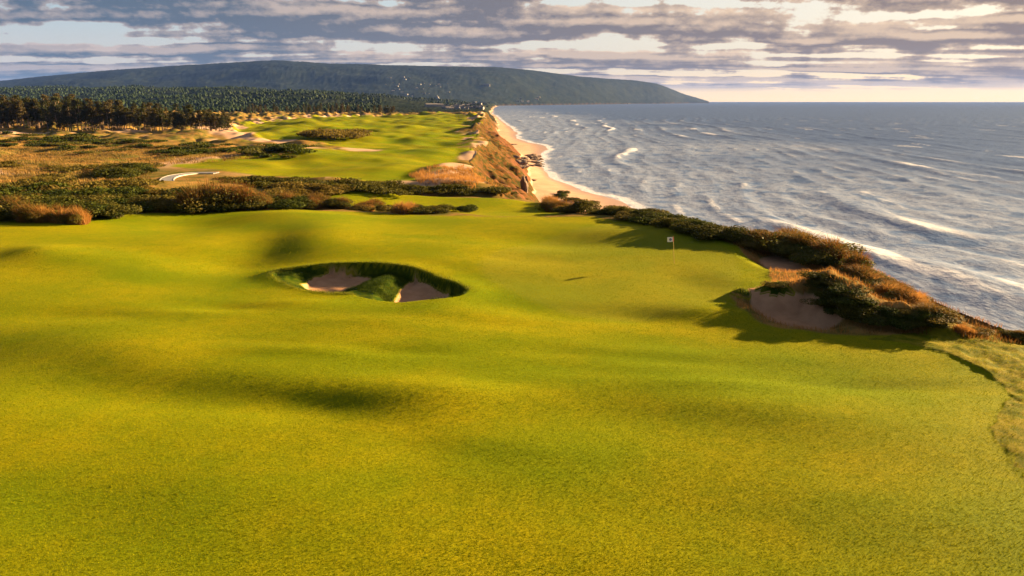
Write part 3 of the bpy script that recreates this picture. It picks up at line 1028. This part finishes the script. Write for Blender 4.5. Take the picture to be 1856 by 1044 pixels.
# along the cliff edge
thicket([(1000, 350), (1030, 348), (1075, 372), (1110, 384), (1010, 388), (985, 380)], 18, ['russet', 'reed', 'olive'], (1.8, 3.2), (1.1, 1.9),
        'orange brown clump on the point above the beach', 'orange clumps on the cliff point', 'grass_clump', False, 'grass clump')
thicket([(985, 352), (1030, 349), (1080, 372), (1060, 374)], 8, ['dark'], (2.2, 3.4), (1.3, 2.2),
        'dark green shrub at the back of the cliff point over the beach', 'dark shrubs on the cliff point')
thicket([(1040, 388), (1150, 384), (1250, 414), (1330, 430), (1320, 437), (1200, 412), (1130, 394)], 44, ['dark', 'olive', 'dark'], (1.6, 2.6), (0.9, 1.4),
        'dark green shrub in the hedge along the green rim', 'hedge shrubs beyond the green')
thicket([(1330, 432), (1400, 432), (1480, 448), (1540, 478), (1560, 492), (1500, 486), (1440, 468), (1370, 455)], 46, ['dark', 'olive', 'olive', 'russet'], (1.8, 3.0), (0.9, 1.5),
        'dark shrub in the belt between green and sea cliff', 'shrub belt above the sea cliff', parts=True)
thicket([(1540, 490), (1600, 510), (1660, 545), (1715, 590), (1690, 572), (1600, 530)], 34, ['russet', 'olive', 'reed'], (1.2, 2.0), (0.5, 0.9),
        'brown grassy clump on the cliff shoulder behind the dune', 'brown clumps on the cliff shoulder', 'grass_clump', False, 'grass clump')
# on the dune beside the right-hand bunker
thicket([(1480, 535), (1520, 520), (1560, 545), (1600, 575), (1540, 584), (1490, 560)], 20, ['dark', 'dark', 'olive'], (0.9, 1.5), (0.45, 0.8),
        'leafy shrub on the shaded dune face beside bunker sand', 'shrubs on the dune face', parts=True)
thicket([(1600, 565), (1660, 570), (1706, 592), (1620, 592), (1580, 584)], 22, ['dark', 'dark', 'olive'], (0.8, 1.4), (0.4, 0.7),
        'low leafy shrub at the right foot of the dune beside the turf', 'shrubs at the dune foot', parts=True)
thicket([(1395, 514), (1450, 506), (1510, 502), (1500, 524), (1440, 524), (1400, 524)], 10, ['dark', 'olive'], (0.7, 1.2), (0.3, 0.55),
        'dark shrub over the back lip of the right bunker', 'shrubs on the bunker lip')
thicket([(1730, 598), (1856, 608), (1900, 615), (1900, 622), (1740, 603)], 12, ['russet', 'olive', 'reed'], (0.6, 1.1), (0.25, 0.5),
        'small brown plant on the cliff edge at the right margin', 'small plants on the right cliff edge')


def scatter(pts, n):
    """Ground points seen inside a picture polygon, spread evenly over the ground."""
    P = np.array(pts, float)
    out = []
    corner = [G(a, b) for a, b in pts]
    Q = np.array([(c.x, c.y) for c in corner])
    lo, hi_ = Q.min(0), Q.max(0)
    while sum(len(o) for o in out) < n:
        p = lo + RNG.random((n * 2, 2)) * (hi_ - lo)
        k = sdist(p[:, 0], p[:, 1], Q) > 0
        out.append(p[k])
    p = np.concatenate(out)[:n]
    return np.concatenate((p, H(p[:, 0], p[:, 1])[:, None]), 1)


def grass(name, pts, n, h, w, lean, mat, label, seed):
    P = scatter(pts, n)
    k = (vnoise(P[:, 0] / 1.1, P[:, 1] / 1.1, seed) > -0.18)
    tag(link(name, blade_mesh(name, P[k], h, w, lean, mat, seed)), label, 'grass', None, 'stuff')


def wild_grass(name, x0, x1, y0, y1, n, h, w, mat, label, seed, pick):
    p = np.stack((RNG.uniform(x0, x1, n), RNG.uniform(y0, y1, n)), -1)
    d = H(p[:, 0], p[:, 1], True)
    k = (d['mown'] < 0.3) & (d['sand'] < 0.3) & (d['t'] < 0.7) & pick(p[:, 0], p[:, 1], d) & (vnoise(p[:, 0] / 0.9, p[:, 1] / 0.9, seed) > -0.25)
    P = np.concatenate((p[k], d['z'][k][:, None] - 0.02), 1)
    tag(link(name, blade_mesh(name, P, h, w, 0.28, mat, seed)), label, 'grass', None, 'stuff')


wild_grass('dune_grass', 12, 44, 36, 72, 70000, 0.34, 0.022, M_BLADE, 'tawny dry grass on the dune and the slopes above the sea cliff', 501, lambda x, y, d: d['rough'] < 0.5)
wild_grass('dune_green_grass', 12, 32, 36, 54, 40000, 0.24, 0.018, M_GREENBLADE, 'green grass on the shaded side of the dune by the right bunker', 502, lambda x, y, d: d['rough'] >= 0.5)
grass('moor_grass', [(0, 255), (300, 262), (560, 275), (480, 287), (300, 298), (272, 318), (275, 350), (0, 360)], 56000, 0.55, 0.11, 0.3, M_MOOR, 'brown and gold moor grass left of the cart path', 504)
grass('cliff_top_grass', [(740, 318), (840, 300), (870, 320), (930, 350), (860, 345), (760, 335)], 9000, 0.8, 0.07, 0.25, M_BLADE, 'tawny grass on the nose of the far cliff', 505)
grass('verge_grass', [(1730, 600), (1856, 610), (2000, 640), (1990, 800), (1856, 720), (1800, 660), (1700, 610)], 26000, 0.13, 0.010, 0.3, M_GREENBLADE, 'uneven long grass outside the mown edge at the right', 506)
g = np.random.default_rng(88)
n = 330000
r = 1.0 / (1 / 70.0 + g.random(n) * (1 / 14.5 - 1 / 70.0))
a = np.radians(g.uniform(-47, 47, n))
x, y = r * np.sin(a), r * np.cos(a)
k = (sdist_box(x, y, MOWN, 6.0) > 0.15) & (sdist_box(x, y, RIM_A, 3.0) < -0.1) & (sdist_box(x, y, RIM_C, 3.0) < -0.1)
x, y, r = x[k], y[k], r[k]
z = H(x, y)
n = len(x)
a = g.random(n) * 6.283
ww = 0.0045 + 0.00024 * r
hh = (0.024 + 0.0006 * r) * (0.6 + 0.8 * g.random(n))
le = g.normal(size=(n, 2)) * 0.5
P = np.stack((x, y, z - 0.004), -1)
U = np.stack((np.cos(a), np.sin(a), a * 0), -1) * ww[:, None]
V = np.stack((P - U, P + U, P + np.stack((le[:, 0] * hh, le[:, 1] * hh, hh), -1)), 1).reshape(-1, 3)
t = np.repeat(np.clip(g.random(n) * 0.6 + 0.2 + fbm(x, y, 9.0, 89, 3) * 0.6, 0, 1), 3)
tag(link('mown_turf', np_mesh('mown_turf', V, np.arange(3 * n).reshape(n, 3), M_TURF, None, dict(tint=np.stack((t, t, t), -1)), smooth=False)),
    'short mown grass blades of the fairway and green', 'grass', None, 'stuff')
# shaggy grass on the walls of the left bunker
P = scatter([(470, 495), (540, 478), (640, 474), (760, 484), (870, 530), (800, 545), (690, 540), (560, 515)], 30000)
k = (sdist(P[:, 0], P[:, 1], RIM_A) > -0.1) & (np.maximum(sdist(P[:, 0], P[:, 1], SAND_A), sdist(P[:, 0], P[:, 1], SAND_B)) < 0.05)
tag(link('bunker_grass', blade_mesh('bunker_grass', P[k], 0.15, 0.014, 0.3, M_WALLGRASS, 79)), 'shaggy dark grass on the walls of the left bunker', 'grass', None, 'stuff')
# fringe that hangs over the rim of the left bunker
g = np.random.default_rng(77)
ii = g.integers(0, len(RIM_A), 6000)
e = RIM_A[ii] + (RIM_A[(ii + 1) % len(RIM_A)] - RIM_A[ii]) * g.random((6000, 1)) + g.normal(size=(6000, 2)) * 0.22
e = e[e[:, 1] > 46.5]
P = np.concatenate((e, H(e[:, 0], e[:, 1])[:, None]), 1)
tag(link('fringe_grass', blade_mesh('fringe_grass', P, 0.17, 0.016, 0.35, M_GREENBLADE, 78)), 'ragged grass fringe on the back rim of the left bunker', 'grass', None, 'stuff')

# ------------------------------------------------------------------ pines
def pine_parts(seed):
    g = np.random.default_rng(seed)
    V, Fc = [], []
    n = 7
    bend = g.normal(size=2) * 0.02
    for k in range(n):
        t = k / (n - 1)
        r = 0.017 * (1 - 0.85 * t) + 0.002
        for j in range(6):
            V.append((bend[0] * math.sin(t * 3) + r * math.cos(j * 1.047), bend[1] * t + r * math.sin(j * 1.047), t * 0.97 - 0.02))
    for k in range(n - 1):
        for j in range(6):
            Fc.append((k * 6 + j, k * 6 + (j + 1) % 6, k * 6 + 6 + (j + 1) % 6, k * 6 + 6 + j))
    C, N_, T = [], [], []
    lo = 0.22 + 0.2 * g.random()
    for _ in range(46):
        t = lo + (0.98 - lo) * g.random()
        a = g.random() * 6.283
        rad = (1 - t) ** 0.65 * 0.27 * (0.55 + 0.6 * g.random()) + 0.015
        tip = np.array((math.cos(a) * rad, math.sin(a) * rad, t - 0.02 + 0.04 * g.random()))
        b = len(V)                      # a limb from the trunk to its clump
        base = np.array((0, 0, t - 0.03))
        for p, r in ((base, 0.004), (tip, 0.0015)):
            for j in range(3):
                V.append((p[0] + r * math.cos(j * 2.094), p[1] + r * math.sin(j * 2.094), p[2] + r * 0.3 * j))
        for j in range(3):
            Fc.append((b + j, b + (j + 1) % 3, b + 3 + (j + 1) % 3, b + 3 + j))
        m = 34
        q = g.normal(size=(m, 3)) * np.array((0.035, 0.035, 0.018)) + base + (tip - base) * (0.45 + 0.6 * g.random((m, 1)))
        C.append(q)
        N_.append(g.normal(size=(m, 3)) + np.array((0, 0, 0.7)))
        T.append(g.random(m) * 0.7 + 0.3 * g.random())
    tr = bpy.data.meshes.new('trunk')
    tr.from_pydata(V, [], Fc)
    tr.materials.append(M_BARK)
    cr = leaf_mesh('crown', np.concatenate(C), np.concatenate(N_), 0.024, np.concatenate(T), M_PINE, seed + 5)
    return tr, cr


PINES = [pine_parts(900 + k) for k in range(6)]


def pine(p, h, label, group):
    tr, cr = random.choice(PINES)
    o = bpy.data.objects.new('pine_tree', None)
    COL.objects.link(o)
    o.location = p
    o.rotation_euler = (0, 0, random.random() * 6.283)
    o.scale = (h * random.uniform(0.85, 1.25),) * 2 + (h,)
    link('trunk', tr, o)
    link('crown', cr, o)
    tag(o, label, 'tree', group)


def far_ground(px, y):
    x = (px - 928) / F_PX * math.cos(PITCH) * y
    return Vector((x, y, float(H(x, y)) - 0.1))


for k in range(96):
    px = -40 + 450 * (k + random.random()) / 96
    h = np.interp(px, [0, 120, 240, 330, 400], [16, 17, 13.5, 12.5, 10.5]) * random.uniform(0.58, 1.12)
    pine(far_ground(px, random.uniform(396, 412)), h, '%s pine in the front row of the dark wood, %s' % (('tall', 'medium', 'low')[k % 3 if 0 else (0 if h > 16.5 else 1 if h > 13 else 2)], ('at the left margin', 'left of the wood\'s middle', 'in the wood\'s middle', 'right of the wood\'s middle', 'near its right end')[min(4, max(0, int(px / 82)))]), 'pines in the front row of the wood')
for k in range(110):
    px = -60 + (440 if k % 2 else 380) * random.random()
    h = np.interp(px, [0, 120, 240, 330, 400], [17, 18, 14.5, 13, 10.5]) * random.uniform(0.65, 1.18)
    pine(far_ground(px, random.uniform(415, 500)), h, '%s pine behind the front row of the dark wood, %s' % (('tall', 'medium', 'low')[0 if h > 17 else 1 if h > 13.5 else 2], ('at the left margin', 'left of the wood\'s middle', 'in the wood\'s middle', 'right of the wood\'s middle', 'near its right end')[min(4, max(0, int(px / 82)))]), 'pines in the back rows of the wood')
for k in range(70):
    px = 425 + 290 * random.random()
    pine(far_ground(px, random.uniform(900, 1000)), random.uniform(9, 14), 'small far pine in the belt behind the far fairway', 'pines of the far belt')
for k in range(5):
    pine(far_ground((375, 384, 392, 400, 408)[k], 398 + 2 * k), random.uniform(9, 11.5), 'small pine at the right end of the dark wood', 'pines at the right end of the wood')

# the wooded country behind, a mass of crowns
g = np.random.default_rng(333)
N = 24000
px = g.uniform(-250, 900, N)
y = 1020 * (4.2 ** g.random(N))
x = (px - 928) / F_PX * math.cos(PITCH) * y
z = H(x, y)
k = (fbm(x, y, 160.0, 91, 3) > -0.22) & (z > 8) & ~((px > 690) & (y < 2500)) & (x < coast(y)[0] - 60)
x, y, z = x[k], y[k], z[k]
n = len(x)
hh = g.uniform(4, 9, n) * np.interp(y, [1000, 4000], [0.9, 1.25])
rad = hh * g.uniform(0.30, 0.62, n)
V = np.zeros((n, 12, 3))
for j in range(6):
    a = j * 1.047 + g.random(n)
    for lvl, (zz, rf) in enumerate(((0.15, 1.0), (0.66, 0.85))):
        if lvl == 0 or True:
            q_ = rf * rad * g.uniform(0.75, 1.2, n)
            V[:, lvl * 6 + j, 0] = x + np.cos(a) * q_
            V[:, lvl * 6 + j, 1] = y + np.sin(a) * q_
            V[:, lvl * 6 + j, 2] = z + hh * zz * g.uniform(0.85, 1.1, n)
tip = np.stack((x, y, z + hh), -1)[:, None]
V = np.concatenate((V, tip), 1)
Fc = []
for j in range(6):
    a, b = j, (j + 1) % 6
    Fc += [(a, b, 6 + b), (a, 6 + b, 6 + a), (6 + a, 6 + b, 12)]
Fc = (np.arange(n)[:, None, None] * 13 + np.array(Fc)[None]).reshape(-1, 3)
t = np.repeat(g.random(n), 13)
tag(link('far_forest', np_mesh('far_forest', V.reshape(-1, 3), Fc, M_FOREST, None, dict(tint=np.stack((t, t, t), -1)), smooth=False)),
    'dark forest covering the low hills behind the golf course', 'forest', None, 'stuff')


# ------------------------------------------------------------------ houses
def house_meshes(lx, ly, hz, rz):
    v = [(-lx, -ly, -2), (lx, -ly, -2), (lx, ly, -2), (-lx, ly, -2), (-lx, -ly, hz), (lx, -ly, hz), (lx, ly, hz), (-lx, ly, hz), (-lx, 0, hz + rz), (lx, 0, hz + rz)]
    f = [(0, 1, 5, 4), (1, 2, 6, 5), (2, 3, 7, 6), (3, 0, 4, 7), (5, 6, 9), (7, 4, 8)]
    wall = bpy.data.meshes.new('walls')
    wall.from_pydata(v, [], f)
    wall.materials.append(M_WHITE)
    e, d = 0.4, 0.18
    rv, rf = [], []
    for s in (-1, 1):
        b = len(rv)
        lo = hz - e * rz / ly
        for zz in (0.05, 0.05 + d):
            rv += [(-lx - e, s * (ly + e), lo + zz), (lx + e, s * (ly + e), lo + zz), (lx + e, 0, hz + rz + zz), (-lx - e, 0, hz + rz + zz)]
        rf += [(b, b + 1, b + 2, b + 3), (b + 7, b + 6, b + 5, b + 4), (b, b + 4, b + 5, b + 1), (b + 1, b + 5, b + 6, b + 2), (b + 3, b + 7, b + 4, b)]
    roof = bpy.data.meshes.new('roof')
    roof.from_pydata(rv, [], rf)
    roof.materials.append(M_ROOF)
    return wall, roof


HOUSES = [house_meshes(6, 4, 4.5, 2.8), house_meshes(8, 4.5, 3.6, 2.4), house_meshes(5, 4, 5.5, 3.0), house_meshes(16, 7, 6.5, 3.0)]


def house(k, p, label, group, s=1.0):
    o = bpy.data.objects.new('house', None)
    COL.objects.link(o)
    o.location = p
    o.rotation_euler = (0, 0, random.uniform(-0.6, 0.6))
    o.scale = (s, s, s)
    link('walls', HOUSES[k][0], o)
    link('roof', HOUSES[k][1], o)
    tag(o, label, 'house', group)


for k in range(58):
    px = random.uniform(800, 878)
    p = far_ground(px, random.uniform(1500, 2100))
    house(random.choice((0, 1, 2)), p, 'small grey-roofed house in the village row above the beach', 'houses of the seaside village', 0.75)
for k, px in enumerate((781, 787, 793)):
    house(3, far_ground(px, 1900 + 30 * k), ('long white building at the left end of the village', 'middle one of the white buildings left of the village', 'white building nearest the village row')[k], None)
for k in range(34):
    px = random.uniform(700, 815)
    house(random.choice((0, 1, 3)), far_ground(px, random.uniform(5600, 6500)), 'white house on the clearing half way up the dark hill', 'houses on the hillside clearing', 0.8)
house(3, far_ground(882, 6700), 'large solitary white building high on the dark hillside', None, 2.0)
house(3, far_ground(858, 5400), 'single white house low on the hill above the bay', None, 1.3)
house(3, far_ground(1140, 8900), 'tiny white house on the slope of the headland', None, 1.5)
for k in range(8):
    px = random.uniform(935, 985)
    house(random.choice((0, 1)), far_ground(px, 4900 + 8100 * ((px - 500) / 785) ** 3 + random.uniform(120, 400)), 'pale house behind the harbour beach under the hill', 'houses behind the harbour', 1.6)

# the harbour mole
p0, p1 = Vector(W(985, 190.2, 0) + (0,)), Vector(W(1056, 189.4, 0) + (0,))
V, Fc = [], []
ax = (p1 - p0).normalized()
sd = Vector((-ax.y, ax.x, 0))
ns = 60
for k in range(ns + 1):
    c = p0.lerp(p1, k / ns)
    for w_, z_ in ((-16, -3), (-8, 7), (8, 7), (16, -3)):
        v = c + sd * (w_ + random.uniform(-2, 2))
        V.append((v.x, v.y, z_ + random.uniform(-1.2, 1.2)))
for k in range(ns):
    for j in range(3):
        Fc.append((k * 4 + j, k * 4 + j + 1, k * 4 + 5 + j, k * 4 + 4 + j))
tag(mesh_obj('breakwater', V, Fc, M_MOLE), 'long dark stone breakwater jutting into the bay below the headland', 'breakwater')

# ------------------------------------------------------------------ rocks on the beach
def rock_mesh(seed, stretch=(1, 1, 1)):
    import bmesh
    bm = bmesh.new()
    bmesh.ops.create_icosphere(bm, subdivisions=3, radius=1.0)
    P = np.array([v.co[:] for v in bm.verts])
    n = fbm(P[:, 0] + P[:, 2] * 1.3 + 5, P[:, 1] - P[:, 2] * 0.9 + 3, 0.9, seed, 4)
    for v, q_ in zip(bm.verts, n):
        s = 1 + 0.9 * q_
        v.co = Vector((v.co.x * s * stretch[0], v.co.y * s * stretch[1], v.co.z * s * stretch[2]))
    me = bpy.data.meshes.new('rock')
    bm.to_mesh(me)
    bm.free()
    me.materials.append(M_ROCK)
    return me


ROCKS = [rock_mesh(600 + k, (1, 1, 0.6)) for k in range(4)]
for k in range(26):
    px, py = inpoly([(930, 284), (980, 280), (990, 290), (978, 304), (945, 304)])
    o = link('rock', ROCKS[k % 4])
    o.location = G(px, py)
    s = random.uniform(1.2, 3.4)
    o.scale = (s * 1.5, s, s * 0.75)
    o.rotation_euler = (0, 0, random.random() * 6.283)
    tag(o, 'dark boulder in the rock fall across the beach below the cliff', 'rock', 'boulders of the rock fall')
for k, (px, py, s, lb) in enumerate(((964, 326, 1.5, 'flat dark rock alone on the sand beyond the sea stack'), (927, 262, 3.0, 'dark rock spit on the far beach beyond the rock fall'))):
    o = link('rock', ROCKS[k])
    o.location = G(px, py)
    o.scale = (s * 2, s, s * 0.5)
    tag(o, lb, 'rock')
st = link('sea_stack', rock_mesh(640, (0.55, 0.55, 1.6)))
st.location = G(952, 346) + Vector((0, 0, 1.5))
st.scale = (2.2, 2.2, 2.6)
tag(st, 'upright reddish rock pillar standing at the foot of the cliff', 'rock')

# ------------------------------------------------------------------ cart path
ctr = [(392, 313), (362, 313), (338, 315), (318, 318), (306, 322), (302, 327), (307, 332), (320, 337), (342, 341), (366, 345)]
pts = [Vector(W(a, b, 22.25) + (0.0,)) for a, b in ctr]
fine = []
for i in range(len(pts) - 1):
    a, b = pts[max(i - 1, 0)], pts[i]
    c, d = pts[i + 1], pts[min(i + 2, len(pts) - 1)]
    for k in range(8):
        t = k / 8
        fine.append(0.5 * ((2 * b) + (c - a) * t + (2 * a - 5 * b + 4 * c - d) * t * t + (3 * b - a - 3 * c + d) * t ** 3))
zs = np.array([float(H(p.x, p.y)) for p in fine])
zs = np.convolve(np.pad(zs, 6, 'edge'), np.ones(13) / 13, 'valid') + 0.16


def ribbon(name, o0, o1, z0, z1, mat, parent=None):
    V, Fc = [], []
    for i, p in enumerate(fine):
        d = (fine[min(i + 1, len(fine) - 1)] - fine[max(i - 1, 0)])
        s = Vector((-d.y, d.x, 0)).normalized()
        for w_, z_ in ((o0, z0), (o0, z1), (o1, z1), (o1, z0)):
            v = p + s * w_
            V.append((v.x, v.y, zs[i] + z_))
    n = len(fine)
    for i in range(n - 1):
        for j in range(3):
            a = i * 4 + j
            Fc.append((a, a + 1, a + 5, a + 4))
    Fc += [(0, 3, 2, 1), (n * 4 - 4, n * 4 - 3, n * 4 - 2, n * 4 - 1)]
    return mesh_obj(name, V, Fc, mat, parent)


cp = tag(ribbon('cart_path', -1.2, 1.2, -0.9, 0.0, M_PATH), kind='structure')
ribbon('kerb', -1.36, -1.203, -0.9, 0.05, M_KERB, cp)
ribbon('kerb', 1.203, 1.36, -0.9, 0.05, M_KERB, cp)

# ------------------------------------------------------------------ the flagstick
fp = G(1222, 478)
fs = bpy.data.objects.new('flagstick', None)
COL.objects.link(fs)
fs.location = fp
tag(fs, 'golf flagstick with small white flag standing in the putting green', 'flag')
up = Vector((-0.10, 0, 1)).normalized()


def tube(name, a, b, r, mat, parent, n=10):
    V, Fc = [], []
    for p, rr0 in ((a, r), (b, r)):
        for k in range(n):
            V.append(p + Vector((rr0 * math.cos(k * 6.283 / n), rr0 * math.sin(k * 6.283 / n), 0)))
    for k in range(n):
        Fc.append((k, (k + 1) % n, n + (k + 1) % n, n + k))
    Fc += [tuple(range(n))[::-1], tuple(range(n, 2 * n))]
    return mesh_obj(name, V, Fc, mat, parent)


PH = 2.32
tube('pole', up * -0.1, up * PH, 0.019, M_POLE, fs)
tube('sleeve', up * (PH - 0.44), up * (PH - 0.02), 0.030, M_SLEEVE, fs)


def cloth(name, u0, u1, v0, v1, off, mat, parent, mask=None, nu=18, nv=12):
    V, Fc = [], []
    for s in (-1, 1):
        for i in range(nu + 1):
            for j in range(nv + 1):
                u, v = u0 + (u1 - u0) * i / nu, v0 + (v1 - v0) * j / nv
                wv = 0.045 * math.sin(u * 13 + v * 3) * min(1, u * 4)
                V.append(up * (PH - 0.04 - v) + Vector((-u * 0.97, wv + s * off, -0.12 * u * u)))
    st_ = (nu + 1) * (nv + 1)
    for s in (0, 1):
        for i in range(nu):
            for j in range(nv):
                if mask and not mask((i + .5) / nu, (j + .5) / nv):
                    continue
                a = s * st_ + i * (nv + 1) + j
                Fc.append((a, a + 1, a + nv + 2, a + nv + 1) if s else (a, a + nv + 1, a + nv + 2, a + 1))
    return mesh_obj(name, V, Fc, mat, parent, True)


fl = cloth('flag', 0.03, 0.50, 0.0, 0.40, 0.002, M_FLAG, fs)
cloth('emblem', 0.13, 0.37, 0.09, 0.31, 0.006, M_EMBLEM, fl, lambda u, v: (u - .5) ** 2 + (v - .5) ** 2 < .24 and not (abs(u - .62) < .14 and abs(v - .62) < .12))

# ------------------------------------------------------------------ the sea air
hm = bpy.data.materials.new('haze')
hm.use_nodes = True
ht = hm.node_tree
ht.nodes.clear()
pv = ht.nodes.new('ShaderNodeVolumePrincipled')
pv.inputs['Color'].default_value = (0.13, 0.28, 0.90, 1)
pv.inputs['Density'].default_value = 0.000021
pv.inputs['Anisotropy'].default_value = 0.0
ho = ht.nodes.new('ShaderNodeOutputMaterial')
ht.links.new(pv.outputs[0], ho.inputs['Volume'])
L = 31000.0
z0, z1 = -7.0, 640.0
V = [(sx * L, sy * L, z) for z in (z0, z1) for sx, sy in ((-1, -1), (1, -1), (1, 1), (-1, 1))]
tag(mesh_obj('haze', V, [(3, 2, 1, 0), (4, 5, 6, 7), (0, 1, 5, 4), (1, 2, 6, 5), (2, 3, 7, 6), (3, 0, 4, 7)], hm), 'thin pale sea haze over the whole coast', 'haze', None, 'stuff')
